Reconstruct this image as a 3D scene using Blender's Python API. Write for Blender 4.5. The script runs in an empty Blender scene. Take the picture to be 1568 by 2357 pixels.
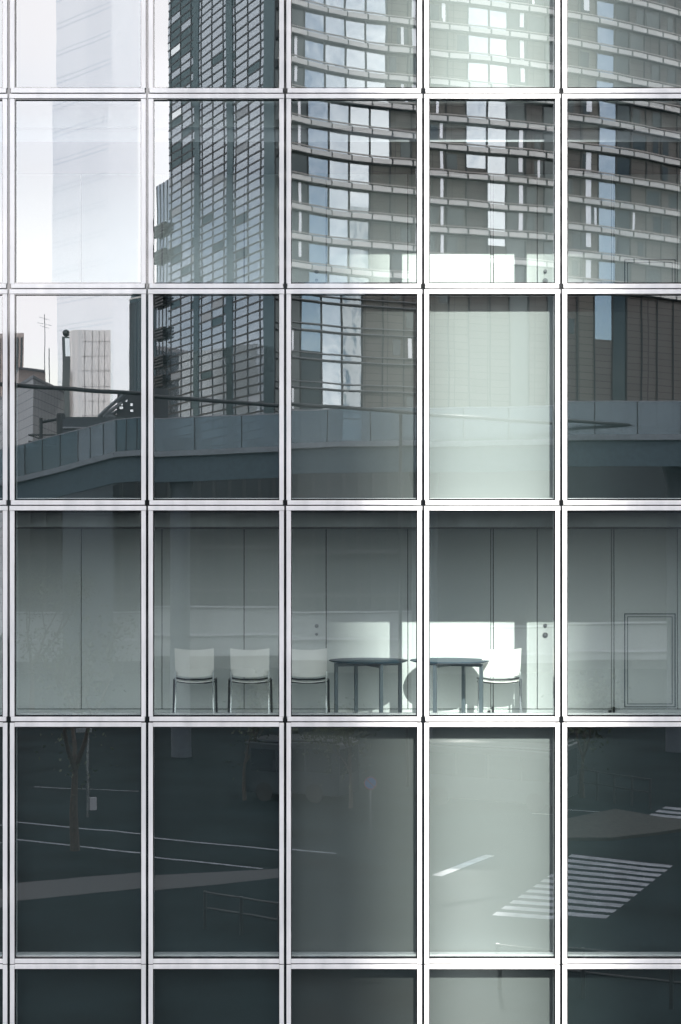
import bpy, math, random
from mathutils import Vector, Matrix
R = random.Random(7)
S = bpy.context.scene
C = S.collection

# ------------------------------------------------------------------ camera
F = 3510.0            # focal length in photo pixels (photo taken as 1568 x 2357)
PX, PY = 700.0, 1300.0  # principal point
CZ, D = 10.5, 18.0    # eye height, distance to the glass
cam = bpy.data.cameras.new('camera'); co = bpy.data.objects.new('camera', cam); C.objects.link(co)
cam.sensor_fit = 'VERTICAL'; cam.sensor_height = 36.0; cam.sensor_width = 24.0
cam.lens = F / 2357 * 36
cam.shift_x = (784 - PX) / 2357; cam.shift_y = (PY - 1178.5) / 2357
cam.clip_start = 0.1; cam.clip_end = 6000
co.location = (0, -D, CZ); co.rotation_euler = (math.pi / 2, 0, 0)
S.camera = co

# ------------------------------------------------------------------ light
SUNV = Vector((-0.097, 1.0, -0.68)).normalized()      # the way the sunlight travels
EL = math.asin(-SUNV.z); AZ = math.atan2(-SUNV.x, -SUNV.y)
w = bpy.data.worlds.new('World'); S.world = w; w.use_nodes = True
nt = w.node_tree; N = nt.nodes; L = nt.links
bg = N['Background']
sky = N.new('ShaderNodeTexSky'); sky.sky_type = 'NISHITA'; sky.sun_disc = False
sky.sun_elevation = EL; sky.sun_rotation = AZ; sky.air_density = 1.0; sky.dust_density = 1.5; sky.ozone_density = 1.5
tc = N.new('ShaderNodeTexCoord'); mp = N.new('ShaderNodeMapping'); mp.inputs['Scale'].default_value = (2.6, 2.6, 4.6)
mp.inputs['Location'].default_value = (0.35, 0.0, 0.4)
nz = N.new('ShaderNodeTexNoise'); nz.inputs['Scale'].default_value = 1.7; nz.inputs['Detail'].default_value = 4; nz.inputs['Roughness'].default_value = 0.45
rp = N.new('ShaderNodeValToRGB'); rp.color_ramp.elements[0].position = 0.34; rp.color_ramp.elements[1].position = 0.57
mixc = N.new('ShaderNodeMixRGB'); mixc.inputs[2].default_value = (11.9, 11.5, 11.7, 1)
L.new(tc.outputs['Generated'], mp.inputs[0]); L.new(mp.outputs[0], nz.inputs['Vector']); L.new(nz.outputs['Fac'], rp.inputs[0])
L.new(rp.outputs[0], mixc.inputs[0]); L.new(sky.outputs[0], mixc.inputs[1]); L.new(mixc.outputs[0], bg.inputs[0])
bg.inputs[1].default_value = 0.05
sl = bpy.data.lights.new('sun', 'SUN'); so = bpy.data.objects.new('sun', sl); C.objects.link(so)
sl.energy = 4.8; sl.angle = math.radians(0.53); sl.color = (1, 0.95, 0.88)
so.rotation_euler = SUNV.to_track_quat('-Z', 'Y').to_euler(); so.location = (20, -60, 80)
S.view_settings.view_transform = 'Standard'; S.view_settings.look = 'None'; S.view_settings.gamma = 1; S.view_settings.exposure = 2.42
S.render.engine = 'CYCLES'
S.cycles.max_bounces = 14; S.cycles.transparent_max_bounces = 16; S.cycles.glossy_bounces = 6; S.cycles.diffuse_bounces = 4
S.cycles.caustics_reflective = False; S.cycles.caustics_refractive = False
S.cycles.use_denoising = True
S.cycles.sample_clamp_indirect = 6

# ------------------------------------------------------------------ helpers
def fx(px, depth=0.0): return (px - PX) * (D + depth) / F
def fz(py, depth=0.0): return CZ + (PY - py) * (D + depth) / F
def plan(px, d): return ((px - PX) * d / F, -(d - D))           # what the glass mirrors stands this far out in the street
def gp(px, py):
    d = CZ * F / (py - PY); return plan(px, d)
def hz(py, d): return CZ + (PY - py) * d / F

class MB:
    def __init__(s): s.v = []; s.f = []; s.m = []
    def quad(s, a, b, c, d, m=0):
        n = len(s.v); s.v += [tuple(a), tuple(b), tuple(c), tuple(d)]; s.f.append((n, n+1, n+2, n+3)); s.m.append(m)
    def hexa(s, b, t, m=0, mf=None):
        """bottom ring b (4 pts, ccw from above), top ring t"""
        n = len(s.v); s.v += [tuple(p) for p in b] + [tuple(p) for p in t]
        fs = [(3,2,1,0), (4,5,6,7), (0,1,5,4), (1,2,6,5), (2,3,7,6), (3,0,4,7)]
        for i, f in enumerate(fs):
            s.f.append(tuple(n + k for k in f)); s.m.append(m if mf is None else mf.get(i, m))
    def box(s, x0, x1, y0, y1, z0, z1, m=0, mf=None):
        s.hexa([(x0,y0,z0),(x1,y0,z0),(x1,y1,z0),(x0,y1,z0)], [(x0,y0,z1),(x1,y0,z1),(x1,y1,z1),(x0,y1,z1)], m, mf)
    def wall(s, A, B, z0, z1, t0, t1, m=0):
        """upright slab along plan A->B, from offset t0 to t1 along the normal that looks at the street"""
        A = Vector(A); B = Vector(B); u = (B - A).normalized(); n = Vector((-u.y, u.x))
        if n.dot(Vector((0, -D)) - (A + B) / 2) < 0: n = -n
        p = [A + n*t0, B + n*t0, B + n*t1, A + n*t1]
        ar = sum(p[i].x*p[(i+1)%4].y - p[(i+1)%4].x*p[i].y for i in range(4))
        if ar < 0: p = p[::-1]
        s.hexa([(q.x,q.y,z0) for q in p], [(q.x,q.y,z1) for q in p], m)
    def prism(s, pts, z0, z1, m=0):
        ar = sum(pts[i][0]*pts[(i+1)%len(pts)][1] - pts[(i+1)%len(pts)][0]*pts[i][1] for i in range(len(pts)))
        if ar < 0: pts = pts[::-1]
        k = len(pts); n = len(s.v)
        s.v += [(p[0],p[1],z0) for p in pts] + [(p[0],p[1],z1) for p in pts]
        s.f.append(tuple(range(n+k-1, n-1, -1))); s.m.append(m)
        s.f.append(tuple(range(n+k, n+2*k))); s.m.append(m)
        for i in range(k):
            j = (i+1) % k; s.f.append((n+i, n+j, n+k+j, n+k+i)); s.m.append(m)
    def tube(s, pts, rad, n=10, m=0):
        pts = [Vector(p) for p in pts]; k = len(pts)
        if not isinstance(rad, (list, tuple)): rad = [rad]*k
        base = len(s.v); ref = None
        for i, p in enumerate(pts):
            t = (pts[min(i+1,k-1)] - pts[max(i-1,0)]).normalized()
            if ref is None: ref = Vector((0,0,1)) if abs(t.z) < .9 else Vector((1,0,0))
            a = t.cross(ref).normalized(); b = t.cross(a)
            ref = -b if False else ref
            for j in range(n):
                q = p + (a*math.cos(2*math.pi*j/n) + b*math.sin(2*math.pi*j/n))*rad[i]; s.v.append(tuple(q))
        for i in range(k-1):
            for j in range(n):
                a0 = base+i*n+j; a1 = base+i*n+(j+1)%n; s.f.append((a0,a1,a1+n,a0+n)); s.m.append(m)
        s.f.append(tuple(base+j for j in range(n))[::-1]); s.m.append(m)
        s.f.append(tuple(base+(k-1)*n+j for j in range(n))); s.m.append(m)
    def lathe(s, cx, cy, prof, n=32, m=0):
        base = len(s.v); k = len(prof)
        for r, z in prof:
            for j in range(n):
                s.v.append((cx+r*math.cos(2*math.pi*j/n), cy+r*math.sin(2*math.pi*j/n), z))
        for i in range(k-1):
            for j in range(n):
                a0 = base+i*n+j; a1 = base+i*n+(j+1)%n; s.f.append((a0,a1,a1+n,a0+n)); s.m.append(m)
        s.f.append(tuple(base+j for j in range(n))[::-1]); s.m.append(m)
        s.f.append(tuple(base+(k-1)*n+j for j in range(n))); s.m.append(m)
    def build(s, name, mats, parent=None, smooth=False, bevel=0, loc=None):
        me = bpy.data.meshes.new(name); me.from_pydata(s.v, [], s.f)
        if not isinstance(mats, (list, tuple)): mats = [mats]
        for m in mats: me.materials.append(m)
        for p, mi in zip(me.polygons, s.m): p.material_index = mi; p.use_smooth = smooth
        me.update()
        o = bpy.data.objects.new(name, me); C.objects.link(o)
        if parent:
            o.parent = parent
            r = parent; off = Vector((0,0,0))
            while r: off += r.location; r = r.parent
            o.location = -off if loc is None else loc
        if bevel:
            b = o.modifiers.new('bevel', 'BEVEL'); b.width = bevel; b.segments = 2; b.limit_method = 'ANGLE'
        if smooth:
            e = o.modifiers.new('split', 'EDGE_SPLIT'); e.split_angle = math.radians(40)
        return o

def tag(o, label=None, cat=None, group=None, kind=None):
    if label: o['label'] = label
    if cat: o['category'] = cat
    if group: o['group'] = group
    if kind: o['kind'] = kind
    return o
def thing(name, label, cat, loc=(0,0,0), group=None):
    o = bpy.data.objects.new(name, None); C.objects.link(o); o.location = loc; o.empty_display_size = .2
    return tag(o, label, cat, group)

# ------------------------------------------------------------------ materials
def mat(name): 
    m = bpy.data.materials.new(name); m.use_nodes = True
    return m, m.node_tree.nodes, m.node_tree.links
def paint(name, col, rough=.5, metal=0.0, var=.12, scale=4.0, bump=0.0, spec=.5, coat=0.0, stretch=(1,1,1)):
    m, n, l = mat(name); b = n['Principled BSDF']
    t = n.new('ShaderNodeTexCoord'); mp = n.new('ShaderNodeMapping'); mp.inputs['Scale'].default_value = stretch
    z = n.new('ShaderNodeTexNoise'); z.inputs['Scale'].default_value = scale; z.inputs['Detail'].default_value = 6
    l.new(t.outputs['Object'], mp.inputs[0]); l.new(mp.outputs[0], z.inputs['Vector'])
    r = n.new('ShaderNodeValToRGB'); r.color_ramp.elements[0].position = .3; r.color_ramp.elements[1].position = .7
    r.color_ramp.elements[0].color = tuple(c*(1-var) for c in col)+(1,); r.color_ramp.elements[1].color = tuple(min(1, c*(1+var)) for c in col)+(1,)
    l.new(z.outputs['Fac'], r.inputs[0]); l.new(r.outputs[0], b.inputs['Base Color'])
    b.inputs['Roughness'].default_value = rough; b.inputs['Metallic'].default_value = metal
    b.inputs['Specular IOR Level'].default_value = spec; b.inputs['Coat Weight'].default_value = coat; b.inputs['Coat Roughness'].default_value = .05
    if bump:
        u = n.new('ShaderNodeBump'); u.inputs['Strength'].default_value = bump; u.inputs['Distance'].default_value = .02
        l.new(z.outputs['Fac'], u.inputs['Height']); l.new(u.outputs[0], b.inputs['Normal'])
    return m
def mirror_mix(name, base, refl, fac, rough=0.0, trans=None, wav=0.0, wscale=.5, stretch=(1,1,1)):
    """a share of clean reflection over either a see-through tint or an opaque body"""
    m, n, l = mat(name); out = n['Material Output']; n.remove(n['Principled BSDF'])
    mx = n.new('ShaderNodeMixShader'); mx.inputs[0].default_value = fac
    g = n.new('ShaderNodeBsdfGlossy'); g.inputs['Color'].default_value = refl+(1,); g.inputs['Roughness'].default_value = rough
    if trans: d = n.new('ShaderNodeBsdfTransparent'); d.inputs[0].default_value = trans+(1,)
    else:
        d = n.new('ShaderNodeBsdfDiffuse'); d.inputs[0].default_value = base+(1,)
    l.new(d.outputs[0], mx.inputs[1]); l.new(g.outputs[0], mx.inputs[2]); l.new(mx.outputs[0], out.inputs[0])
    if wav:
        t = n.new('ShaderNodeTexCoord'); mp = n.new('ShaderNodeMapping'); mp.inputs['Scale'].default_value = stretch
        z = n.new('ShaderNodeTexNoise'); z.inputs['Scale'].default_value = wscale; z.inputs['Detail'].default_value = 2
        u = n.new('ShaderNodeBump'); u.inputs['Strength'].default_value = 1; u.inputs['Distance'].default_value = wav
        l.new(t.outputs['Object'], mp.inputs[0]); l.new(mp.outputs[0], z.inputs['Vector']); l.new(z.outputs['Fac'], u.inputs['Height']); l.new(u.outputs[0], g.inputs['Normal'])
    return m
def clear(name):
    m, n, l = mat(name); out = n['Material Output']; n.remove(n['Principled BSDF'])
    d = n.new('ShaderNodeBsdfTransparent'); d.inputs[0].default_value = (.97,.99,.985,1); l.new(d.outputs[0], out.inputs[0]); return m
def brick(name, c1, c2, mortar, sc=(1,1,1), size=1.0, bw=.6, rh=.3, msize=.015, rough=.7):
    m, n, l = mat(name); b = n['Principled BSDF']
    t = n.new('ShaderNodeTexCoord'); mp = n.new('ShaderNodeMapping')
    sx = n.new('ShaderNodeSeparateXYZ'); ad = n.new('ShaderNodeMath'); ad.operation = 'ADD'; cb = n.new('ShaderNodeCombineXYZ')
    l.new(t.outputs['Object'], sx.inputs[0]); l.new(sx.outputs['X'], ad.inputs[0]); l.new(sx.outputs['Y'], ad.inputs[1])
    l.new(ad.outputs[0], cb.inputs['X']); l.new(sx.outputs['Z'], cb.inputs['Y'])
    k = n.new('ShaderNodeTexBrick'); k.offset = 0
    k.inputs['Scale'].default_value = size; k.inputs['Color1'].default_value = c1+(1,); k.inputs['Color2'].default_value = c2+(1,); k.inputs['Mortar'].default_value = mortar+(1,)
    k.inputs['Brick Width'].default_value = bw; k.inputs['Row Height'].default_value = rh; k.inputs['Mortar Size'].default_value = msize
    l.new(cb.outputs[0], k.inputs['Vector']); l.new(k.outputs['Color'], b.inputs['Base Color']); b.inputs['Roughness'].default_value = rough
    return m

GLASS = mirror_mix('facade_glass', None, (.96,.985,1), .29, 0.0, trans=(.90,.95,.945), wav=.00045, wscale=.7)
CLEAR = clear('inner_glass_face')
ALU = mirror_mix('white_aluminium', (.74,.75,.78), (1,1,1), .10, .06)
def alu_body():
    m, n, l = mat('white_aluminium_dirty'); out = n['Material Output']; b = n['Principled BSDF']
    t = n.new('ShaderNodeTexCoord'); z = n.new('ShaderNodeTexNoise'); z.inputs['Scale'].default_value = 2.2; z.inputs['Detail'].default_value = 8
    mp = n.new('ShaderNodeMapping'); mp.inputs['Scale'].default_value = (3, 3, .7)
    r = n.new('ShaderNodeValToRGB'); r.color_ramp.elements[0].position = .28; r.color_ramp.elements[1].position = .62
    r.color_ramp.elements[0].color = (.56,.57,.585,1); r.color_ramp.elements[1].color = (.69,.695,.71,1)
    l.new(t.outputs['Object'], mp.inputs[0]); l.new(mp.outputs[0], z.inputs['Vector']); l.new(z.outputs['Fac'], r.inputs[0]); l.new(r.outputs[0], b.inputs['Base Color'])
    b.inputs['Roughness'].default_value = .32; b.inputs['Coat Weight'].default_value = 1; b.inputs['Coat Roughness'].default_value = .03; b.inputs['Coat IOR'].default_value = 1.7
    return m
ALU = alu_body()
GASKET = mirror_mix('black_gasket', (.008,.008,.009), (1,1,1), .22, .02)
JOINT = mirror_mix('dark_joint', (.006,.007,.008), (1,1,1), .14, .04)
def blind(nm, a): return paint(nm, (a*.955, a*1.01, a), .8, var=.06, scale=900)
BLIND_PALE = blind("sun_tint_backing", .185); BLIND_MID = blind('sun_fade_backing', .115); BLIND_TOP = blind('sun_veil_backing', .24); BLIND_SUN = blind('sun_tint_backing_bright', .25); BLIND_LOW = blind('shade_tint_backing', .05)  # sun glow and its fall-off are put into these panel tones
BLIND_DARK = paint('shade_tint_backing_dark', (.006,.015,.017), .8, var=.06, scale=900)
WALLP = paint('wall_panel_paint', (.57,.60,.59), .45, var=.03, scale=40)
SEAM = paint('seam_black', (.02,.022,.024), .8)
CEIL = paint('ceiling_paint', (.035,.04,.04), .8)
FLOORM = paint('room_floor', (.82,.83,.83), .4)
CONC = paint('concrete', (.30,.31,.33), .8, var=.15, scale=1.5)
SEATW = paint('white_seat_plastic', (.86,.85,.81), .35, var=.03)
CHROME = paint('chrome', (.75,.77,.78), .18, 1.0, var=.03)
DARKM = paint('dark_steel', (.02,.022,.025), .35, .3)
LEGM = paint('grey_steel', (.10,.125,.14), .4, .3)
TBLUE = paint('blue_tabletop', (.012,.042,.066), .5, var=.08, spec=.2)

# ------------------------------------------------------------------ setting: ground, street
def ground_sheet(name, pts, z, m, label=None):
    b = MB(); b.prism(pts, z-.003, z, 0); o = b.build(name, m); tag(o, kind='structure'); return o
ASPH = paint('asphalt', (.009,.0165,.0185), .9, var=.45, scale=.35, bump=.3, spec=.08)
PAVE = brick('paving', (.07,.078,.082), (.06,.067,.07), (.035,.04,.042), bw=.9, rh=.9, msize=.02)
WHITEP = paint('road_paint', (.205,.225,.25), .7, var=.35, scale=2.5)
GRASSM = paint('verge', (.026,.029,.024), .9, var=.4, scale=5, bump=.5)
o = ground_sheet('ground', [(-1500,-2200),(1500,-2200),(1500,900),(-1500,900)], 0, ASPH)
ground_sheet('pavement', [gp(-120,2095), gp(-120,2050), gp(340,2012), gp(640,1996), gp(640,2018), gp(340,2048)], .005, PAVE)
ground_sheet('plaza', [gp(-300,1406), gp(900,1420), gp(1700,1450), gp(1700,1505), gp(900,1452), gp(-300,1444)], .005, PAVE)
def line(a, b, w_, name='lane_line'):
    A = Vector(a); B = Vector(b); u = (B-A).normalized(); n = Vector((-u.y,u.x))*w_/2
    return ground_sheet(name, [A+n, B+n, B-n, A-n], .009, WHITEP)
line(gp(-60,1886), gp(768,1966), .16); line(gp(-60,1926), gp(602,1996), .16)
line(gp(1010,2012), gp(1135,1965), .36); line(gp(1230,1868), gp(1500,1885), .12)
line(gp(90,1816), gp(330,1826), .12)
def crosswalk(a, b, c, d, n):
    """a->b first bar, c->d last bar (plan points)"""
    m = MB(); a, b, c, d = map(Vector, (a, b, c, d))
    for i in range(n):
        k0 = (i) / (n - .45); k1 = (i + .55) / (n - .45)
        m.prism([a.lerp(c,k0), b.lerp(d,k0), b.lerp(d,k1), a.lerp(c,k1)], .006, .009)
    tag(m.build('crosswalk', WHITEP), kind='structure')
crosswalk(gp(1318.8,1976), gp(1552,2002), gp(1138,2103), gp(1398,2122), 11)
crosswalk(gp(1535,1866), gp(1760,1888), gp(1462,1903), gp(1700,1925), 5)
v = MB(); v.prism([gp(1290,1945), gp(1303,1900), gp(1420,1876), gp(1510,1893), gp(1600,1905), gp(1600,1920), gp(1420,1944)], -.02, .12)
tag(v.build('verge', GRASSM), kind='structure')

# ------------------------------------------------------------------ the glass building
GB = thing('glass_building', 'glass office building with white aluminium window grid and city reflections', 'building')
colpx = [23.5, 369.0, 713.3, 1057.5, 1401.8]
cx = [fx(p*.92073) for p in colpx]
mod = (cx[-1]-cx[0])/4
cx = [cx[0]-mod] + cx + [cx[-1]+mod, cx[-1]+2*mod]
rz_ = [fz(p*.92073) for p in (236.5, 723.7, 1263.8, 1803.5, 2407.6)]
rz_ = [rz_[0]+2*2.55, rz_[0]+2.55] + rz_ + [rz_[-1]-2.9]
ST = .053; GVv = .0155; GHh = .0065; YF = -.045; YB = .15
FLOOR1 = 8.55; CEIL1 = 10.97; OFF = 4.644; FLOOR2 = FLOOR1+OFF; CEIL2 = 15.62
WY = 2.0
XL, XR = cx[0], cx[-1]; RPN = random.Random(5)
for r in range(len(rz_)-1):
    zt, zb = rz_[r]-GHh, rz_[r+1]+GHh
    low = r >= 5                                   # below the first floor the uprights run through
    for c in range(len(cx)-1):
        x0, x1 = cx[c]+GVv, cx[c+1]-GVv
        px_c = c - 1
        f = MB()
        if low:
            f.box(x0, x0+ST, YF, YB, zb-GHh, zt+GHh-.012); f.box(x1-ST, x1, YF, YB, zb-GHh, zt+GHh-.012)
            f.box(x0+ST+.002, x1-ST-.002, YF+.004, YB, zt-ST, zt); f.box(x0+ST+.002, x1-ST-.002, YF+.004, YB, zb, zb+ST)
        else:
            e = .012
            f.box(x0-.004, x1+.004, YF-.006, YB, zt-ST, zt); f.box(x0+e, x1-e, YF-.006, YB, zb, zb+ST)
            f.box(x0, x0+ST, YF, YB-.004, zb+ST+.002, zt-ST-.0015); f.box(x1-ST, x1, YF, YB-.004, zb+ST+.002, zt-ST-.0015)
        w_ = f.build('window', ALU, GB, bevel=.003)
        g = MB(); a0, a1, b0, b1 = x0+ST, x1-ST, zb+ST, zt-ST; t = .009; tb = .018
        g.box(a0, a0+t, YF+.012, .02, b0, b1); g.box(a1-t, a1, YF+.012, .02, b0, b1)
        g.box(a0+t, a1-t, YF+.012, .02, b1-t, b1); g.box(a0+t, a1-t, YF+.012, .02, b0, b0+tb)
        g.build('gasket', GASKET, w_)
        tx, tz_ = RPN.gauss(0, .0009), RPN.gauss(0, .0009); hx, hz_ = (a1-a0)/2, (b1-b0)/2; A0, A1, B0, B1 = a0+t, a1-t, b0+tb, b1-t
        yy = lambda sx, sz, y: y + sx*tx*hx + sz*tz_*hz_        # no two panes are set quite in one plane
        p = MB(); p.hexa([(A0,yy(-1,-1,0),B0),(A1,yy(1,-1,0),B0),(A1,yy(1,-1,.012),B0),(A0,yy(-1,-1,.012),B0)], [(A0,yy(-1,1,0),B1),(A1,yy(1,1,0),B1),(A1,yy(1,1,.012),B1),(A0,yy(-1,1,.012),B1)], 1, {2: 0})
        p.build('pane', [GLASS, CLEAR], w_)
        s = MB(); s.box(a0, a1, .03, .17, b0+tb-.004, b0+tb+.012); s.build('sill', ALU, w_, bevel=.003)
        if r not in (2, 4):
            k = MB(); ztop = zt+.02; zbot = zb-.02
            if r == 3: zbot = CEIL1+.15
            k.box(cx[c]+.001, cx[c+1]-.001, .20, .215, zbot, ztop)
            k.build('backing_panel', BLIND_LOW if r == 6 and px_c == 2 else (BLIND_MID if r == 6 else BLIND_PALE if r == 5 else BLIND_SUN) if px_c == 3 else (BLIND_TOP if r < 2 else BLIND_MID) if px_c in (2, 4) and (px_c == 2 or r < 2) else BLIND_DARK, w_)  # panel tone by column and row paints in the sunlit and shaded panes
# the dark joints behind the frames
j = MB()
for i, x in enumerate(cx):
    j.box(x-GVv-.004, x+GVv+.004, -.024, YB-.01, rz_[-1], rz_[0])
for z in rz_:
    for c in range(len(cx)-1):
        j.box(cx[c]+GVv+.004, cx[c+1]-GVv-.004, -.024, YB-.012, z-GHh-.004, z+GHh+.004)
j.build('joint', JOINT, GB)
# slabs, walls
def slab(z0, z1, y0, name='floor_slab'):
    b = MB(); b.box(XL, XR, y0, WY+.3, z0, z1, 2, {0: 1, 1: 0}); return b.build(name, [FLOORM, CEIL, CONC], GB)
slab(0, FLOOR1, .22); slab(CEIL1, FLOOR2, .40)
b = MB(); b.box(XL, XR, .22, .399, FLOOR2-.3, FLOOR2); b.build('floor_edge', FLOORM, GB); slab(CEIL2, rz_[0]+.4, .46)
BULK = paint('bulkhead_grey', (.27,.29,.29), .6)
b = MB(); b.box(XL, XR, .385, .46, fz(293,.385), rz_[2]+.03); b.box(XL, XR, .16, .385, rz_[2]-.02, rz_[2]+.03); b.build('bulkhead', BULK, GB)
b = MB(); b.box(XL, XR, .385, .45, CEIL1-.01, CEIL1+.14); b.box(XL, XR, .16, .385, rz_[4]-.025, rz_[4]+.03); b.build('bulkhead', BULK, GB)
b = MB(); b.box(XL, XR, .155, .22, rz_[-1]-.1, rz_[-1]+.02); b.box(XL-.25, XL-.002, YF-.03, WY+.3, 0, rz_[0]+.4); b.box(XR+.002, XR+.25, YF-.03, WY+.3, 0, rz_[0]+.4)
b.box(XL, XR, YF, .2, 0, rz_[-1]-.01); b.box(XL, XR, YF, .45, rz_[0]+.01, rz_[0]+.4); b.box(XL-.25, XR+.25, WY+.302, WY+14, 0, rz_[0]+.4)
b.build('outer_wall', CONC, GB)
KN = paint('knob_steel', (.30,.31,.32), .3, 1.0)
for fl, ce in ((FLOOR1, CEIL1), (FLOOR2, CEIL2)):
    dz = fl - FLOOR1
    bk = MB(); bk.box(XL, XR, WY+.03, WY+.28, fl, ce); bk.build('wall_backing', SEAM, GB)
    seams = [-190, -2, 187, 373, 562, 751, 939, 1130, 1136, 1237, 1408, 1414, 1560, 1748, 1936]
    zsk = fz(1632, WY) + dz
    sk = MB(); sk.box(XL, XR, WY+.004, WY+.028, fl, zsk-.006); sk.build('skirting', WALLP, GB)
    for i in range(len(seams)-1):
        a, b_ = fx(seams[i], WY)+.005, fx(seams[i+1], WY)-.005
        a = max(a, XL); b_ = min(b_, XR)
        if b_-a < .03: 
            if b_ - a > .01:
                q = MB(); q.box(a, b_, WY+.012, WY+.028, zsk+.004, ce); q.build("door_jamb", WALLP, GB)
            continue
        q = MB()
        q.box(a, b_, WY, WY+.028, zsk+.005, ce)
        pn = q.build('wall_panel', WALLP, GB, bevel=.002)
    # round latches on the door leaves
    for (kx, ky, kr) in ((729,1441,.026), (729,1460,.02), (1255,1440,.026), (1255,1462,.036)):
        x, z = fx(kx, WY), fz(ky, WY)+dz
        q = MB()
        q.tube([(x,WY-.001,z),(x,WY-.012,z),(x,WY-.0121,z),(x,WY-.035,z)], [kr,kr,kr*.55,kr*.5], 20)
        q.build('door_latch', KN, GB, smooth=True)
    # access hatch
    x0, x1, z0, z1 = fx(1437,WY), fx(1555,WY), fz(1628,WY)+dz, fz(1412,WY)+dz
    q = MB(); 
    for (i0, i1) in ((0, .012), (.04, .048)):
        q.box(x0+i0, x1-i0, WY-.006, WY-.0005, z1-i1, z1-i0); q.box(x0+i0, x1-i0, WY-.006, WY-.0005, z0+i0, z0+i1)
        q.box(x0+i0, x0+i1, WY-.006, WY-.0005, z0+i1, z1-i1); q.box(x1-i1, x1-i0, WY-.006, WY-.0005, z0+i1, z1-i1)
    q.build('hatch_frame', LEGM, GB)
    for hx in (1130, 1408):
        x = fx(hx, WY); q = MB(); q.box(x-.045, x-.005, WY-.03, WY-.002, zsk-.05, zsk-.015); q.box(x+.012, x+.04, WY-.03, WY-.002, zsk-.05, zsk+.03)
        q.build('door_hinge', DARKM, GB)
# ------------------------------------------------------------------ furniture in the first-floor room
def make_chair(x, y, label, lit=False):
    t = thing('chair', label, 'chair', (x, y, FLOOR1), 'white chairs against the corridor wall')
    W_ = .25
    def sheet(f, nu, nv, th, name):
        m = MB(); 
        for k in (0, 1):
            for i in range(nu+1):
                for j in range(nv+1):
                    p, n = f(i/nu, j/nv); m.v.append(tuple(p + n*th*k))
        st = (nu+1)*(nv+1); idx = lambda k,i,j: k*st + i*(nv+1)+j
        for i in range(nu):
            for j in range(nv):
                m.f.append((idx(0,i,j),idx(0,i+1,j),idx(0,i+1,j+1),idx(0,i,j+1))); m.f.append((idx(1,i,j+1),idx(1,i+1,j+1),idx(1,i+1,j),idx(1,i,j)))
        for i in range(nu):
            m.f.append((idx(0,i,0),idx(1,i,0),idx(1,i+1,0),idx(0,i+1,0))); m.f.append((idx(0,i+1,nv),idx(1,i+1,nv),idx(1,i,nv),idx(0,i,nv)))
        for j in range(nv):
            m.f.append((idx(0,0,j+1),idx(1,0,j+1),idx(1,0,j),idx(0,0,j))); m.f.append((idx(0,nu,j),idx(1,nu,j),idx(1,nu,j+1),idx(0,nu,j+1)))
        m.m = [0]*len(m.f)
        return m.build(name, SEATW, t, smooth=True, loc=(0,0,0))
    def back(u, v):
        s = 2*u-1; xx = s*W_*(1-.02*(1-v)) ; c = 1-s*s
        zz = .548 + v*.342 - c*(.030*(1-v)+.020*v) ; yy = .20 + .045*c + v*.07
        return Vector((xx, yy, zz)), Vector((0,1,0))
    sheet(back, 16, 8, .010, 'backrest')
    def seat(u, v):
        s = 2*u-1; c = 1-s*s; xx = s*(W_+.0)
        zz = .470 - .026*c + .02*max(0, .2-v)*(-1) ; yy = -.24 + v*.44
        return Vector((xx, yy, zz)), Vector((0,0,1))
    sheet(seat, 16, 10, .012, 'seat')
    for s in (-1, 1):
        m = MB(); m.tube([(s*.243,.26,.60),(s*.236,.215,.46),(s*.240,.24,.2),(s*.246,.265,0)], .0115, 12); m.build('leg', CHROME, t, smooth=True, loc=(0,0,0))
        m = MB(); m.tube([(s*.268,.10,.485),(s*.272,.10,.2),(s*.278,.09,0)], .015, 12); m.build('leg', CHROME if lit else DARKM, t, smooth=True, loc=(0,0,0))  # outer leg shade put into colour: dark steel, chrome on the sunlit chair
        m = MB(); m.tube([(s*.240,.215,.49),(s*.262,.12,.488),(s*.255,-.19,.475)], .012, 10); m.build('side_rail', DARKM, t, smooth=True, loc=(0,0,0))
    m = MB(); m.tube([(-.24,.19,.505),(-.12,.215,.487),(.12,.215,.487),(.24,.19,.505)], .012, 10); m.build('back_rail', DARKM, t, smooth=True, loc=(0,0,0))
    m = MB(); m.tube([(-.27,-.1,.44),(-.12,-.1,.42),(.12,-.1,.42),(.27,-.1,.44)], .010, 10); m.build('seat_rail', DARKM, t, smooth=True, loc=(0,0,0))
    t.rotation_euler.z = math.pi
    return t
make_chair(fx(450,1.6), 1.66, 'leftmost white chair, alone left of the thin wall seam by the corridor wall')
make_chair(fx(576.5,1.6), 1.66, 'white chair in front of a wall seam, middle of the three left of the tables')
make_chair(fx(708,1.6), 1.66, 'white chair half hidden behind the window mullion, beside the first round table')
make_chair(fx(1150,1.6), 1.66, 'sunlit white chair tucked behind the right round table', True)
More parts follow.
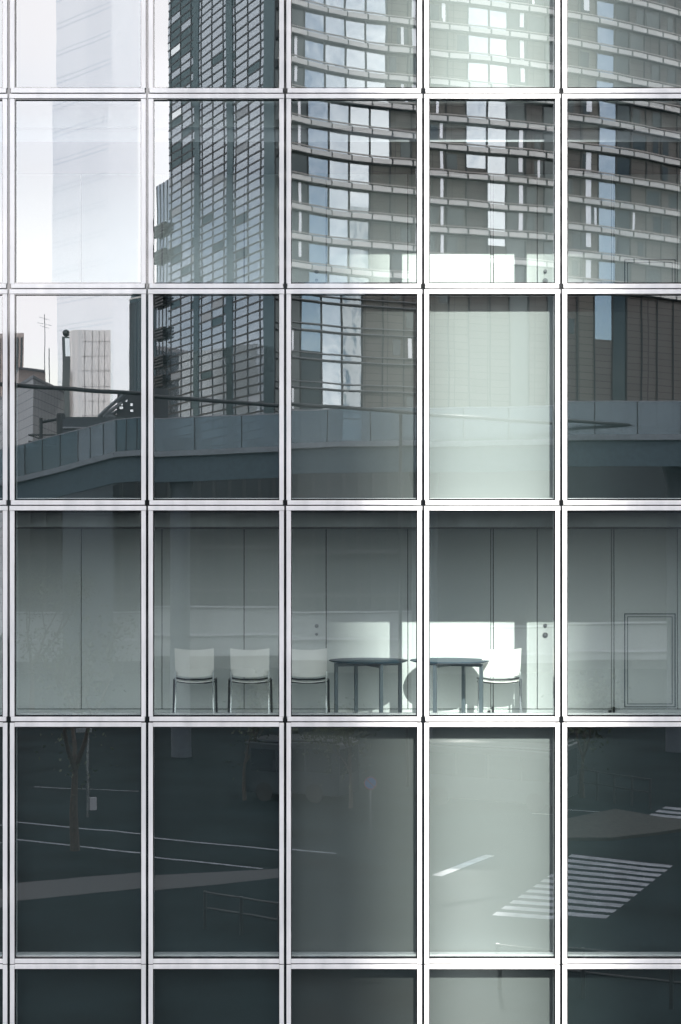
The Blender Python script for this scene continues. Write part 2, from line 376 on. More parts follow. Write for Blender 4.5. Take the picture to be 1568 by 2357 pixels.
def make_table(x, y, phi, label):
    t = thing('round_table', label, 'table', (x, y, FLOOR1), 'round blue tables in the sun')
    H = fz(1519, y) - FLOOR1
    m = MB(); m.lathe(0, 0, [(.36,H-.030),(.46,H-.024),(.502,H-.010),(.505,H-.004),(.502,H)], 72); m.build('tabletop', TBLUE, t, smooth=True, loc=(0,0,0))
    pts = []
    for k in range(4):
        a = phi + k*math.pi/2; pts.append((.438*math.cos(a), .438*math.sin(a)))
        m = MB(); px_, py_ = pts[-1]; ca, sa = math.cos(a), math.sin(a); h = .021
        ring = [(px_+ca*dx-sa*dy, py_+sa*dx+ca*dy) for dx, dy in ((-h,-h),(h,-h),(h,h),(-h,h))]
        m.prism(ring, 0, H-.031); m.build('leg', LEGM, t, bevel=.003, loc=(0,0,0))
    m = MB()
    for k in (0, 1):
        a, b_ = Vector(pts[k]), Vector(pts[k+2]); u = (b_-a).normalized(); n = Vector((-u.y,u.x))*.018
        a = a+u*.024; b_ = b_-u*.024; dzz = .001*k
        m.prism([a+n,b_+n,b_-n,a-n], H-.075-dzz, H-.0315-dzz)
    m.build('underframe', LEGM, t, loc=(0,0,0))
make_table(fx(848,1.47), 1.47, math.radians(19), 'round blue table standing beside the third chair, nearer the middle of the room')
make_table(fx(1035,1.47), 1.47, math.radians(-30), 'round blue table with the sunlit chair behind it')

# ------------------------------------------------------------------ the city in front of the glass, seen in its reflection
TGLASS = mirror_mix('tower_glass', (.14,.18,.21), (.84,.93,1.0), .40, .02, wav=.03, wscale=.25)
TGLASS2 = mirror_mix('tower_glass_dark', (.02,.035,.04), (.55,.75,.80), .14, .05)
TFRAME = paint('tower_frame', (.018,.024,.026), .5)
TFRAME2 = paint('tower_fin', (.14,.16,.17), .5)
PALEG = mirror_mix('pale_tower_glass', None, (.98,.99,1), .38, .15, trans=(.96,.97,.98))
PALE = mirror_mix('pale_cladding', (.72,.74,.77), (.99,.99,1), .80, .35)
PALE2 = mirror_mix('pale_cladding_side', (.74,.76,.79), (.99,.99,1), .80, .10)
METAL = mirror_mix('cream_metal_cladding', (.80,.76,.72), (1,.96,.93), .55, .25)
BAND = mirror_mix('ledge_band', (.68,.66,.60), (1,.99,.97), .25, .25)
SKYG = mirror_mix('sky_glass', (.20,.24,.25), (.92,.99,1), .82, .12, wav=.04, wscale=.35)
RIPPLE = mirror_mix('rippled_glass', (.05,.06,.06), (.85,.95,.97), .45, .0, wav=.35, wscale=.4, stretch=(1,1,.55))
WALLB = brick('tan_tile', (.19,.178,.150), (.16,.15,.125), (.06,.06,.055), bw=1.9, rh=.95, msize=.035)
WALLG = brick('brown_tile', (.15,.135,.12), (.125,.113,.10), (.06,.055,.05), bw=2.2, rh=.9, msize=.04)
DARKW = mirror_mix('dark_window', (.03,.035,.033), (.7,.8,.8), .10, .02)
GREYT = brick('grey_panel_wall', (.58,.59,.60), (.54,.55,.56), (.28,.28,.29), bw=1.6, rh=1.2, msize=.05)
PINK = paint('pinkish_wall', (.72,.62,.58), .8)

def on_face(px, A, B):
    """parameter along plan A->B where the sight line of column px crosses"""
    sx = (px-PX)/F   # X = sx*d
    ax, ad = A[0], D-A[1]; bx, bd = B[0], D-B[1]
    return (sx*ad - ax) / ((bx-ax) - sx*(bd-ad))

# lattice tower
TA = plan(632, 230); tdir = Vector((-.5128, -1.0)).normalized()
def along(A, s): return (A[0]+tdir.x*s, A[1]+tdir.y*s)
s_left = next(s for s in [i*.05 for i in range(4000)] if (lambda q: q[0]/(D-q[1]) <= (385-PX)/F)(along(TA, s)))
s_blk = next(s for s in [i*.05 for i in range(4000)] if (lambda q: q[0]/(D-q[1]) <= (356-PX)/F)(along(TA, s)))
TB = along(TA, s_left); TC = along(TA, s_blk)
TH = 135.0
tw = thing('lattice_tower', 'tall dark glass tower with a close grid of slanting floor lines, mirrored in the glass', 'tower', (TA[0], TA[1], 0))
side = Vector((.874, -.486))
m = MB(); back_ = 30
A2 = (TA[0]+side.x*back_, TA[1]+side.y*back_); B2 = (TB[0]+side.x*back_, TB[1]+side.y*back_)
def quadwall(m, A, B, z0, z1, k=0): m.quad((A[0],A[1],z0),(B[0],B[1],z0),(B[0],B[1],z1),(A[0],A[1],z1), k)
m.prism([TA, TB, B2, A2], 0, TH, 0); body = m.build('glazing', TGLASS, tw)
PANB = paint('tower_blind', (.50,.54,.56), .7); RT = random.Random(11)
cells = {0: MB(), 1: MB(), 2: MB()}; gx = [386,391,414,438,443.7,455.7,462,487,513,519.6,533.6,540,569,597.6,605.6]; z = 1.2
while z < TH-2:
    for a, b_ in zip(gx, gx[1:]):
        if (a, b_) in ((443.7,455.7), (519.6,533.6)): continue
        q = RT.random(); sparkle = b_ <= 444 and z > hz(330, 255)
        kd = (0 if q < .6 else 2 if q < .66 else None) if sparkle else (0 if q < .06 else 1 if q < .09 else None)
        if kd is None: continue
        P = Vector(TA).lerp(Vector(TB), on_face(a, TA, TB)); Q = Vector(TA).lerp(Vector(TB), on_face(b_, TA, TB))
        cells[kd].wall(P, Q, z, z+1.2, .004, .012)
    z += 1.40
cells[0].build('dark_panel', TGLASS2, tw); cells[1].build('blind_panel', PANB, tw); cells[2].build('sky_panel', SKYG, tw)
m = MB(); z = 1.0
while z < TH: m.wall(TA, TB, z, z+.27, .02, .07); z += 1.40
m.build('floor_edge', TFRAME, tw)
m = MB()
for px in (391, 414, 437.7, 462, 487, 513, 540, 569, 597.6):
    u = on_face(px, TA, TB); P = Vector(TA).lerp(Vector(TB), u); Q = P + tdir*.22; m.wall(P, Q, 0, TH, .02, .09)
m.build('mullion', TFRAME, tw)
m = MB()
for a, b_ in ((443.7,455.7), (519.6,533.6), (605.6,632)):
    u, v_ = on_face(a, TA, TB), on_face(b_, TA, TB); m.wall(Vector(TA).lerp(Vector(TB), max(0,v_)), Vector(TA).lerp(Vector(TB), u), 0, TH, .015, .12)
m.build('service_strip', TGLASS2, tw)
m = MB(); m.wall(TA, A2, 0, TH, .01, .4); m.build('corner_wall', TGLASS2, tw)
# the lower block against it
m = MB(); TD = (TC[0]+side.x*20, TC[1]+side.y*20); TB3 = (TB[0]+side.x*20, TB[1]+side.y*20)
HB = hz(418, 275); m.prism([along(TB,.05), TC, TD, TB3], 0, HB); m.build('side_block', TGLASS, tw)
m = MB()
for px in (358, 365, 373, 381):
    u = on_face(px, TB, TC); P = Vector(TB).lerp(Vector(TC), u); m.wall(P, P+tdir*.25, 0, HB, .02, .07)
m.build('side_fin', TFRAME, tw)
m = MB()
for yy in (520, 580, 690, 765, 830, 875):
    for k in range(4):
        zc = hz(yy+k*7-10, 272); m.wall(TB, TC, zc, zc+.3, .3, 1.0)
m.build('louvre', TFRAME, tw)

# ribbed dark cylinder tower
ct = plan(352, 420); rad = 52*420/F; zt = hz(690, 420)
rt = thing('ribbed_tower', 'dark round tower with fine vertical ribs beside the lattice tower, mirrored in the glass', 'tower', (ct[0], ct[1], 0))
m = MB(); m.lathe(ct[0], ct[1], [(rad,0),(rad,zt),(rad*.97,zt+.2),(rad*.9,zt+2.2)], 96); m.build('shaft', TGLASS2, rt)
m = MB()
for k in range(64):
    a = 2*math.pi*k/64; m.tube([(ct[0]+rad*math.cos(a), ct[1]+rad*math.sin(a), 0), (ct[0]+rad*math.cos(a), ct[1]+rad*math.sin(a), zt-1)], .1, 4)
m.build('rib', TFRAME2, rt)
m = MB(); m.lathe(ct[0], ct[1], [(rad*1.02,zt-.2),(rad*1.02,zt+.25)], 64); m.build('rim', BAND, rt)

# pale tower, nearly lost in the sky
q0 = plan(260, 480); w45 = Vector((-1, -1)).normalized(); x45 = Vector((1,-1)).normalized()
q1 = (q0[0]+w45.x*29, q0[1]+w45.y*29); q2 = (q0[0]+x45.x*12, q0[1]+x45.y*12); q3 = (q1[0]+x45.x*12, q1[1]+x45.y*12)
pt = thing('pale_tower', 'pale tower almost as bright as the sky with faint slanting floor lines', 'tower', (q0[0], q0[1], 0))
m = MB(); m.prism([q0,q1,q3,q2], 0, 230); m.build('body', PALEG, pt)
m = MB(); m.wall(q0, q2, 0, 230.1, .05, .4); m.build('side_wall', PALEG, pt)
m = MB(); z = 6
while z < 230: m.wall(q0, q1, z, z+.5, .02, .06); m.wall(q0, q1, z+1.6, z+2.0, .02, .06); z += 9
m.build('ledge', PALEG, pt)

# cream rounded block with a ball on the roof
rb = thing('rounded_block', 'cream clad block with rounded corner, dark glass edge and a ball on its roof', 'building', (*plan(200,260), 0))
zt = hz(768, 260)
c0 = plan(188, 258); r_ = 3.0
pts = [plan(256, 255), plan(190, 255)]
cc = Vector(plan(190, 255)) + Vector((0,-r_))
pts += [(cc.x - r_*math.sin(a)*.8, cc.y + r_*math.cos(a)) for a in [k*math.pi/2/10 for k in range(1, 11)]]
pts += [plan(186, 275), plan(256, 275)]
m = MB(); m.prism(pts, 0, zt); m.build('body', METAL, rb, smooth=True)
m = MB(); a_, b2 = plan(254,255), plan(190,255)
for k in range(14): zz = zt-2-k*1.55*1.6; m.wall(a_, b2, zz, zz+.09, .005, .05)
for px in (196, 213, 228, 241): P = Vector(plan(px,255)); m.wall(P, P+Vector((.09,0)), 0, zt-.2, .005, .05)
m.build('panel_joint', paint('joint_beige', (.38,.36,.34), .6), rb)
m = MB(); m.prism([plan(178,259), plan(145,259), plan(147,275), plan(180,275)], 0, zt-.6); m.build('glass_bay', DARKW, rb)
m = MB(); m.prism([plan(172,258.8), plan(152,258.8), plan(152,258.9), plan(172,258.9)], hz(818,259), hz(778,259)); m.build('window', SKYG, rb)
m = MB(); sp = plan(155,262); 
m.lathe(sp[0], sp[1], [(.05,zt-.6)]+[(.62*math.sin(math.pi*k/12)+.02, zt+.15-.62*math.cos(math.pi*k/12)+.3) for k in range(13)], 24); m.build('roof_ball', DARKW, rb, smooth=True)

# grey panelled block, pink wall, far left block
gb = thing('grey_block', 'grey panelled block with two rooftop masts, lower left in the reflected skyline', 'building', (*plan(90,200), 0))
zt = hz(873, 200)
m = MB(); m.prism([plan(78,198), plan(150,215), plan(150,235), plan(-30,235), plan(30,212)], 0, zt); m.build('body', GREYT, gb)
m = MB(); m.prism([plan(78,197.6), plan(150,214.6), plan(150,235), plan(-30,235), plan(30,211.6)], zt+.002, zt+.35); m.build('parapet', CONC, gb)
m = MB(); mp_ = plan(115,222); m.tube([(mp_[0],mp_[1],zt),(mp_[0],mp_[1],hz(800,222))], .07, 6); m.build('mast', TFRAME2, gb)
pw = thing('pink_block', 'low pinkish building behind the grey panelled block', 'building', (*plan(70,260), 0))
m = MB(); m.prism([plan(46,258), plan(106,262), plan(106,280), plan(20,280)], 0, hz(853,260)); m.build('body', PINK, pw)
m = MB(); m.prism([plan(46,257.6), plan(106,261.6), plan(106,280), plan(20,280)], hz(853,260)+.003, hz(850,260)+.2); m.build('parapet', CONC, pw)
sb = thing('striped_block', 'building with dark vertical stripes at the left edge of the skyline', 'building', (*plan(30,300), 0))
m = MB(); m.prism([plan(56,298), plan(-60,298), plan(-60,330), plan(56,330)], 0, hz(770,300)); m.build('body', PINK, sb)
m = MB()
for px in range(-50, 52, 9): m.wall(plan(px,298), plan(px+4,298), 8, hz(780,300), .01, .2)
m.build('window_strip', DARKW, sb)
an = thing('roof_antenna', 'thin roof aerial with crossed arms against the pale sky', 'antenna', (*plan(105,330), 0))
ax_, ay_ = plan(105,330); m = MB(); m.tube([(ax_,ay_,0),(ax_,ay_,hz(722,330))], .09, 6); m.build('pole', TFRAME2, an)
m = MB()
for yy, ln in ((732,1.2),(745,1.6),(752,1.0)): zz = hz(yy,330); m.tube([(ax_-ln,ay_,zz+.3),(ax_+ln,ay_,zz-.3)], .05, 5)
m.build('arm', TFRAME2, an)
# dark rooftop block with bright openings and slanted glass roof
db = thing('dark_block', 'dark low block with small bright openings and a slanted striped roof', 'building', (*plan(305,180), 0))
m = MB(); m.prism([plan(272,178), plan(352,178), plan(352,200), plan(272,200)], 0, hz(905,178)); m.prism([plan(330,177.8), plan(385,177.8), plan(385,200), plan(330,200)], 0, hz(888,178)); m.build('body', paint('dark_wall', (.05,.06,.065), .7), db)
m = MB()
for (px,py,ww,hh) in ((266+12,935,8,5),(291,920,4,4),(302,928,5,6),(302,942,6,5),(281,928,4,4)):
    a = plan(px,177.7); b_ = plan(px+ww,177.7); m.wall(a, b_, hz(py+hh,177.7), hz(py,177.7), .02, .12)
m.build('opening', SKYG, db)
m = MB()
zl, zh = hz(962,178), hz(910,178)
for k in range(5):
    a = plan(228+k*9,176); b_ = plan(288,176+k*2.5); m.tube([(a[0],a[1],zl),(b_[0],b_[1],zh-k*.55)], .22, 6)
m.build('slanted_roof', TFRAME2, db)
m = MB(); m.prism([plan(150,176), plan(290,176), plan(290,190), plan(150,190)], 0, hz(958,176)); m.build('podium', paint('dark_wall_two', (.07,.085,.09), .7), db)
# steel gantry
ga = thing('steel_gantry', 'thin dark steel gantry frame in front of the grey block', 'gantry', (*plan(115,150), 0))
m = MB(); P = [plan(96,150), plan(142,150)]
zt = hz(962,150)
for p_, r__ in ((P[0],.18),(P[1],.45)): m.tube([(p_[0],p_[1],0),(p_[0],p_[1],zt+(.5 if r__>.3 else 0))], r__, 8)
m.tube([(P[0][0],P[0][1],zt-.4),(P[1][0],P[1][1],zt)], .16, 6)
for k in range(5):
    zz = hz(1000+k*14,150); m.tube([(P[0][0]-1.2,P[0][1],zz),(P[1][0],P[1][1],zz-.5*(k%2))], .09, 5); m.tube([(P[0][0]-1.2,P[0][1],zz),(P[0][0]+.6,P[0][1],zz-.6)], .07, 5)
m.build('frame', TFRAME, ga)

# curved building
cb_ = thing('curved_building', 'curved office building with white ledge bands at every floor, mirrored on the right', 'building', (*plan(1000,200), 0))
kn = [(560,.972),(600,.980),(671,1.0),(745,1.015),(816,1.026),(961,1.041),(1100,1.053),(1275,1.071),(1400,1.091),(1568,1.127),(1800,1.19),(1960,1.24)]
D0 = 190.0
def dcur(px):
    for (a, da), (b_, db_) in zip(kn, kn[1:]):
        if px <= b_: return D0*(da + (db_-da)*(px-a)/(b_-a))
    return D0*kn[-1][1]
def dsm(px): return sum(dcur(min(1955,max(562,px+k))) for k in range(-70, 71, 14))/11
bays = [630,653,701,748.5,796,843.5,890.5,938.5,986,1030.6,1077,1126,1170,1214,1256,1293,1329.5,1370,1412,1445,1480,1515,1552,1590,1630,1675,1720,1760]
pl = [plan(p, dsm(p)) for p in bays]
CH = 92.0; pitch = 3.63
kinds = {0:'d',1:'d',2:'g',3:'g',4:'g',5:'g',6:'w',7:'b',8:'w',9:'w',10:'g',11:'g',12:'d',13:'b',14:'d',15:'b',16:'w',17:'g',18:'d',19:'b'}  # brick reflected in the curved glazing is put in as tiled bays
m = MB(); bk_ = [(p[0], p[1]-14) for p in pl]
m.prism(pl + bk_[::-1], 0, CH); m.build('body', WALLB, cb_)
RB = random.Random(3)
for i in range(len(bays)-1):
    kd = kinds.get(i, 'b'); m = MB()
    lowcut = {2: hz(815, 195), 3: hz(945,195), 4: hz(480,195), 5: hz(390,197)}.get(i, hz(560,200) if kd == 'g' else 0)
    if i in (10,11): lowcut = hz((385, 560)[i-10], 203)
    if i == 17: lowcut = hz(800, 212)
    mm = {'g': SKYG, 'd': DARKW, 'w': WALLB, 'b': WALLG}[kd]
    m.wall(pl[i], pl[i+1], lowcut, CH-.2, .01, .12); m.build('facade_bay', mm, cb_)
    if lowcut > 1:
        m = MB(); m.wall(pl[i], pl[i+1], 0, lowcut-.01, .01, .10); m.build('facade_bay', RIPPLE if i == 4 else DARKW if i < 4 else WALLB if i < 6 else WALLG, cb_)
    if kd in 'wb':
        m = MB(); k = 0; A_, B_ = Vector(pl[i]), Vector(pl[i+1])
        while k*pitch+4 < CH:
            if RB.random() < (.62 if k*pitch > hz(690, 200) or i < 8 else .16):
                z0 = k*pitch+1.25; u0 = RB.choice([.05,.1,.45]); u1 = min(.95, u0+RB.choice([.35,.5,.8])); m.wall(A_.lerp(B_,u0), A_.lerp(B_,u1), z0, z0+2.0, .13, .16)
            k += 1
        if m.v: m.build('window', DARKW, cb_)
        m = MB(); k = 0
        while k*pitch+4 < CH:
            if RB.random() < .10 and k*pitch > hz(690, 200):
                z0 = k*pitch+1.1; u0 = RB.random()*.8; m.wall(A_.lerp(B_,u0), A_.lerp(B_,u0+.13), z0, z0+2.3, .17, .2)
            k += 1
        if m.v: m.build('curtain', PALE, cb_)
RAILM = paint('rail_paint', (.50,.46,.42), .5); RAILL = paint('low_rail_paint', (.22,.23,.23), .5)
m = MB()
for a_, w2 in ((676,6),(947,9),(1016,7),(1197,9),(1340,12)):
    k = 6
    while k*pitch < CH-4:
        if RB.random() < (.8 if k*pitch > hz(690, 200) else .25): m.wall(plan(a_, dsm(a_)), plan(a_+w2, dsm(a_+w2)), k*pitch+(.9 if RB.random() < .6 else 1.6), k*pitch+3.5, .2, .24)
        k += 1
m.build('light_strip', PALE, cb_)
k = 4
while k*pitch < CH-1:
    z0 = k*pitch; m = MB(); r2 = MB(); jn = MB(); lowf = z0 < hz(690, 200)   # the lower floors are plain tiled wall
    for i in range(8 if lowf else len(bays)-1):
        A_, B_ = Vector(pl[i]), Vector(pl[i+1]); u = (B_-A_).normalized()
        if lowf:
            r2.wall(A_, B_, z0+.05, z0+.16, .2, .5); r2.wall(A_, B_, z0+.80, z0+.92, .2, .5); jn.wall(A_, B_, z0-.07, z0+.049, .2, .5); continue
        m.wall(A_+u*.13, B_-u*.13, z0+.05, z0+.67, .2, .75)
        r2.wall(A_, B_, z0+.80, z0+.95, .7, .85)
        jn.wall(A_-u*.13, A_+u*.13, z0-.1, z0+.79, .15, .6); jn.wall(A_, B_, z0-.07, z0+.049, .2, .7)
    if m.v: m.build('ledge_band', BAND, cb_)
    r2.build('ledge_rail', RAILL if lowf else RAILM, cb_); jn.build('bracket', TFRAME, cb_)
    k += 1
m = MB()
for i in range(len(bays)): 
    P = Vector(pl[i]); m.wall(P-Vector((.09,0)), P+Vector((.09,0)), 0, CH, .1, .3)
m.build('mullion', TFRAME, cb_)

# two unseen slabs added to block the sun except for a slot
def gap_block(x0, x1, y0, y1, h, label):
    t = thing('sun_blocker_slab', label, 'tower', ((x0+x1)/2, (y0+y1)/2, 0), 'unseen sun blockers added behind the curved building')
    m = MB(); sh = -.097*(y1-y0)  # sides follow the sun's azimuth so that the slot is clean
    pts = [(x0, y0), (x1, y0), (x1+sh*0, y1), (x0+sh*0, y1)]
    m.prism(pts, 0, h); m.build('body', GREYT, t)
    m = MB(); z = 4
    while z < h-3: m.box(x0-.12, x1+.0, y0-.1, y0-.002, z, z+1.6); z += 3.6
    m.build('window_band', DARKW, t)
    m = MB(); m.box(x0+2, x1-2, y0+1, y1-1, h+.002, h+3); m.build('roof_plant', CONC, t)
YG = -214.0
xa = 1.24 + .097*214; xb = 2.96 + .097*214
gap_block(xa-24, xa, YG, YG+4, 185, 'tall grey slab added unseen behind the curved building to block the sun, left of the slot')
gap_block(xb, xb+24, YG, YG+4, 185, 'tall grey slab added unseen behind the curved building to block the sun, right of the slot')

# elevated walkway
ew = thing('elevated_walkway', 'elevated road with blue grey parapet panels and pillars crossing the whole reflection', 'bridge', (*plan(800,82), 0))
BPAN = mirror_mix('parapet_glass', None, (.72,.86,.95), .12, .12, trans=(.30,.38,.42))
BSOF = paint('soffit', (.055,.090,.108), .7)
BL = [(-140,1060,86),(60,1022,85),(180,990,84.3),(270,966,83.5),(340,960,83),(660,946,82),(960,938,81),(1270,931,80.5),(1568,929,80),(1900,930,80)]
bp = [plan(a, c) for a, b_, c in BL]; bz = [hz(b_, c) for a, b_, c in BL]
def ribbon(name, o0, o1, t0, t1, m_, par=ew):
    m = MB()
    for i in range(len(bp)-1):
        A_, B_ = bp[i], bp[i+1]; n0 = len(m.v); m.wall(A_, B_, 0, 1, t0, t1)
        for k in range(n0, len(m.v)):
            x, y, z = m.v[k]; u = (Vector((x,y))-Vector(A_)).dot(Vector(B_)-Vector(A_))/(Vector(B_)-Vector(A_)).length_squared
            zt_ = bz[i]+(bz[i+1]-bz[i])*max(0,min(1,u)); m.v[k] = (x, y, zt_ + (o1 if z > .5 else o0))
    return m.build(name, m_, par)
ribbon('parapet', -1.75, 0, 0, .15, BPAN); ribbon('edge_beam', -2.05, -1.76, 0, .35, paint('edge_concrete', (.20,.23,.25), .6)); ribbon('girder', -3.4, -2.06, -.1, .1, BSOF)
ribbon('deck', -2.3, -2.07, -7, -.12, BSOF); ribbon('coping', .002, .05, -.02, .17, CONC)
m = MB()
for i in range(len(bp)-1):
    for k in range(3):
        P = Vector(bp[i]).lerp(Vector(bp[i+1]), k/3); zz = bz[i]+(bz[i+1]-bz[i])*k/3; m.wall(P, P+Vector((.05,0)), zz-1.74, zz-.01, .152, .19)
m.build('parapet_joint', TFRAME, ew)
for px in (415, 980, 1560):
    x, y = plan(px, 84); m = MB(); m.lathe(x, y, [(.55,0),(.55,hz(1130,84)),(1.1,hz(1030,84)+.6)], 24); m.build('pillar', paint('pillar_grey', (.06,.075,.09), .6), ew, smooth=True)
pd = thing('podium', 'long dark low building under the elevated road, below the skyline', 'building', (*plan(500,150), 0))
m = MB(); m.prism([plan(30,146), plan(1000,150), plan(2100,158), plan(2100,176), plan(1000,170), plan(30,164)], 0, hz(1035,150)); m.build('body', paint('podium_wall', (.019,.026,.030), .6, var=.2, scale=.3), pd)
m = MB()
A_, B_ = Vector(plan(30,146)), Vector(plan(1000,150))
for zz in (3.2, 7.4, 11.6, 15.8): m.wall(A_, B_, zz, zz+.35, .02, .3)
m.build('ledge', paint('podium_ledge', (.06,.065,.07), .6), pd)
m = MB()
for k in range(1, 28): P = A_.lerp(B_, k/28); m.wall(P, P+Vector((.3,0)), 0, 20, .02, .25)
m2 = MB(); m2.wall(plan(30,146), plan(1000,150), hz(1520,148), hz(1412,148), .26, .4); m2.wall(plan(1000,150), plan(2100,158), hz(1520,152), hz(1440,152), .26, .4)
m2.build('mist_band', paint('mist_band_tone', (.23,.25,.255), .7, var=.25, scale=.25, stretch=(1,1,.2)), pd)  # pale strip added so the reflection shows a misty light band
m2 = MB()
for y_a, y_b in ((1406,1410),(1468,1473)): m2.wall(plan(30,146), plan(1000,150), hz(y_b,148), hz(y_a,148), .42, .7)
for y_a, y_b in ((1432,1436),(1496,1501)): m2.wall(plan(1000,150), plan(2100,158), hz(y_b,152), hz(y_a,152), .42, .7)
m2.build('pale_ledge', CONC, pd)
m.build('pier', paint('podium_pier', (.035,.04,.042), .6), pd)
m = MB(); m.prism([plan(146,138), plan(262,138), plan(262,145), plan(146,145)], 0, hz(964,138)); m.build('annex', paint('annex_wall', (.05,.065,.075), .6), pd)
m = MB()
for yy in (985, 1007, 1046, 1112): m.wall(plan(148,138), plan(258,137.6), hz(yy,138), hz(yy-3,138), .02, .3)
m.build('annex_ledge', CONC, pd)
hr = thing('pipe_rail', 'long dark pipe crossing the reflection just under the skyline', 'pipe', (*plan(600,64), 0))
za = hz(878, 60); A_ = plan(-60, 60); dB = (za-CZ)*F/(PY-997); B_ = plan(1640, dB)
m = MB(); m.tube([(A_[0],A_[1],za),(B_[0],B_[1],za)], .09, 10); m.build('pipe', TFRAME, hr, smooth=True)
for k in range(0, 7, 3):
    P = Vector((*A_,za)).lerp(Vector((*B_,za)), k/6); m = MB(); m.tube([(P.x,P.y,0),(P.x,P.y,za-.09)], .08, 8); m.build('post', TFRAME, hr, smooth=True)

# ------------------------------------------------------------------ street things
BARK = paint('bark', (.05,.042,.035), .9, var=.3, scale=8, bump=.5)
LEAF = paint('leaf', (.055,.07,.04), .7, var=.5, scale=1.2)
def tree(px, py, h, spread, label, leaves=900, seed=1):
    rr = random.Random(seed); x, y = gp(px, py); t = thing('street_tree', label, 'tree', (x, y, 0), 'trees along the road')
    m = MB(); tips = []
    def limb(p, dvec, ln, r, lev):
        q = p + dvec*ln*.5 + Vector((rr.uniform(-.1,.1), rr.uniform(-.1,.1), 0))*ln*.4; e = p + dvec*ln
        m.tube([p, q, e], [r, r*.8, r*.55], 7 if lev < 2 else 5)
        if lev >= 4: tips.append(e); return
        for k in range(2 if lev else 3):
            nd = (dvec + Vector((rr.uniform(-1,1), rr.uniform(-1,1), rr.uniform(-.1,.7)))*spread).normalized()
            limb(e, nd, ln*rr.uniform(.62,.82), r*.55, lev+1)
        tips.append(e)
    limb(Vector((x,y,-.05)), Vector((0,0,1)), h*.33, h*.022, 0); m.build('trunk', BARK, t, smooth=True)
    m = MB()
    for k in range(leaves*2):
        p = rr.choice(tips) + Vector((rr.gauss(0,.5), rr.gauss(0,.5), rr.gauss(0,.4)))
        a = Vector((rr.gauss(0,1), rr.gauss(0,1), rr.gauss(0,1))).normalized(); b_ = a.orthogonal().normalized(); s = rr.uniform(.05,.12)
        m.quad(p-a*s, p+b_*s*.6, p+a*s, p-b_*s*.6)
    m.build('crown', LEAF, t)
tree(182, 1962, 9, .75, 'street tree with a forked dark trunk, left beside the white road lines', 700, 4)
tree(800, 1862, 4.6, .7, 'leafy street tree just left of the round road sign', 450, 9)
tree(1345, 1845, 5.5, .7, 'street tree beside the railing and the far crosswalk', 1100, 14)
tree(560, 1838, 5, .8, 'street tree between the pillar and the grey van', 350, 21)
tree(75, 1640, 10, .8, 'street tree farthest off at the left edge of the road', 1000, 33)
# round sign
sx_, sy_ = gp(845, 1925); sg = thing('road_sign', 'round road sign on a thin pole at the junction', 'sign', (sx_, sy_, 0))
dS = D-sy_; zs = hz(1803, dS); m = MB(); m.tube([(sx_,sy_,0),(sx_,sy_,zs+.3)], .035, 8); m.build('pole', CHROME, sg)
m = MB(); m.tube([(sx_,sy_+.05,zs),(sx_,sy_+.07,zs)], .25, 32); m.build('disc', paint('sign_blue', (.03,.10,.25), .4), sg)
m = MB()
for k in range(32):
    a, b_ = 2*math.pi*k/32, 2*math.pi*(k+1)/32
    m.hexa([(sx_+.21*math.cos(a),sy_+.072,zs+.21*math.sin(a)),(sx_+.25*math.cos(a),sy_+.072,zs+.25*math.sin(a)),(sx_+.25*math.cos(b_),sy_+.072,zs+.25*math.sin(b_)),(sx_+.21*math.cos(b_),sy_+.072,zs+.21*math.sin(b_))],
           [(sx_+.21*math.cos(a),sy_+.08,zs+.21*math.sin(a)),(sx_+.25*math.cos(a),sy_+.08,zs+.25*math.sin(a)),(sx_+.25*math.cos(b_),sy_+.08,zs+.25*math.sin(b_)),(sx_+.21*math.cos(b_),sy_+.08,zs+.21*math.sin(b_))])
m.tube([(sx_-.15,sy_+.078,zs+.15),(sx_+.15,sy_+.078,zs-.15)], .02, 6)
m.build('red_ring', paint('sign_red', (.16,.03,.03), .4), sg)
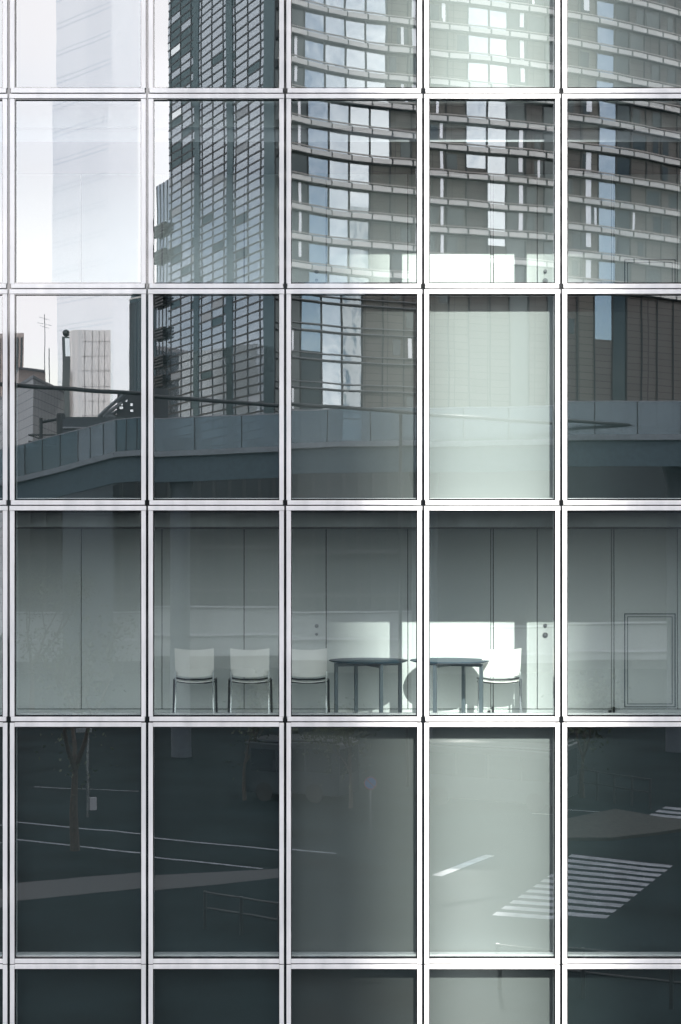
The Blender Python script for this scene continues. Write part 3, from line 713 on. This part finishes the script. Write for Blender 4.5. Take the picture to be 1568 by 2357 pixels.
# buses
BUSW = paint('bus_grey', (.024,.032,.038), .3, coat=.5, var=.04); BUSG = mirror_mix('bus_glass', (.02,.025,.03), (.9,.95,1), .15, .0); TYRE = paint('tyre', (.02,.02,.02), .8)
u_ = Vector((.887, .461))
def bus(px, py, ln, label):
    p = Vector(gp(px, py)); t = thing('minibus', label, 'bus', (p.x, p.y, 0), 'buses on the far side of the road'); t.rotation_euler.z = math.atan2(u_.y, u_.x)
    hw = 1.05; H = 2.75
    m = MB(); m.box(-ln/2, ln/2, -hw, hw, .35, H-.12); m.box(-ln/2+.12, ln/2-.12, -hw+.1, hw-.1, H-.119, H); m.build('body', BUSW, t, bevel=.09, loc=(0,0,0))
    n = int(ln/1.5)
    for k in range(n):
        x0 = -ln/2+.3+k*(ln-.6)/n
        for s in (-1, 1):
            m = MB(); m.box(x0+.05, x0+(ln-.6)/n-.05, s*hw-.012, s*hw+.012, 1.35, 2.35); m.build('side_window', BUSG, t, bevel=.008, loc=(0,0,0))
    for s in (-1, 1):
        m = MB(); m.box(s*ln/2-.012, s*ln/2+.012, -hw+.15, hw-.15, 1.25, 2.4); m.build('windscreen', BUSG, t, bevel=.008, loc=(0,0,0))
        for xx in (-ln/2+1.0, ln/2-1.2):
            m = MB(); m.tube([(xx,s*(hw-.25),.42),(xx,s*(hw+.01),.42)], .42, 24); m.build('wheel', TYRE, t, loc=(0,0,0))
bus(690, 1838, 4.6, 'grey van behind the road lines, left of the round road sign')
bus(1150, 1850, 6.6, 'dark grey bus waiting right of the round road sign')
# railings
def railing(a, b_, h, n, label, name='railing'):
    A_, B_ = Vector(a), Vector(b_); t = thing(name, label, 'railing', ((A_.x+B_.x)/2, (A_.y+B_.y)/2, 0), 'dark pipe railings by the road')
    for k in range(n):
        P = A_.lerp(B_, k/(n-1)); m = MB(); m.tube([(P.x,P.y,0),(P.x,P.y,h)], .055, 8); m.build('post', TFRAME, t)
    for zz in (h-.04, h*.55):
        m = MB(); m.tube([(A_.x,A_.y,zz),(B_.x,B_.y,zz)], .035, 8); m.build('rail', TFRAME, t)
railing(gp(1150,2275), gp(1760,2345), 1.15, 4, 'dark pipe railing on the pavement in front of the wide crosswalk')
railing(gp(470,2135), gp(640,2165), 1.1, 3, 'short dark pipe railing beside the pale pavement strip')
railing(gp(1300,1838), gp(1500,1872), 1.3, 6, 'dark railing beyond the grass verge by the far crosswalk')
# lamp posts
for px, py, yt, lab in ((213, 1885, 1690, 'grey lamp post with a small box behind the forked tree'), (138, 1505, 1345, 'far pale lamp post, left one of two on the plaza'), (272, 1505, 1345, 'far pale lamp post, right one of two on the plaza')):
    x, y = gp(px, py); dd = D-y; t = thing('lamp_post', lab, 'lamp post', (x, y, 0), 'lamp posts in the street'); hgt = hz(yt, dd)
    m = MB(); m.tube([(x,y,0),(x,y,hgt)], [.09 if dd < 100 else .3, .06 if dd < 100 else .2], 10); m.build('pole', CHROME if dd < 100 else BAND, t, smooth=True)
    m = MB(); m.box(x-.5, x+.15, y-.1, y+.1, hgt+.002, hgt+.14); m.build('lamp_head', TFRAME2, t)
    if dd < 100:
        m = MB(); m.box(x+.1, x+.35, y-.1, y+.1, .3, .8); m.build('control_box', CONC, t)
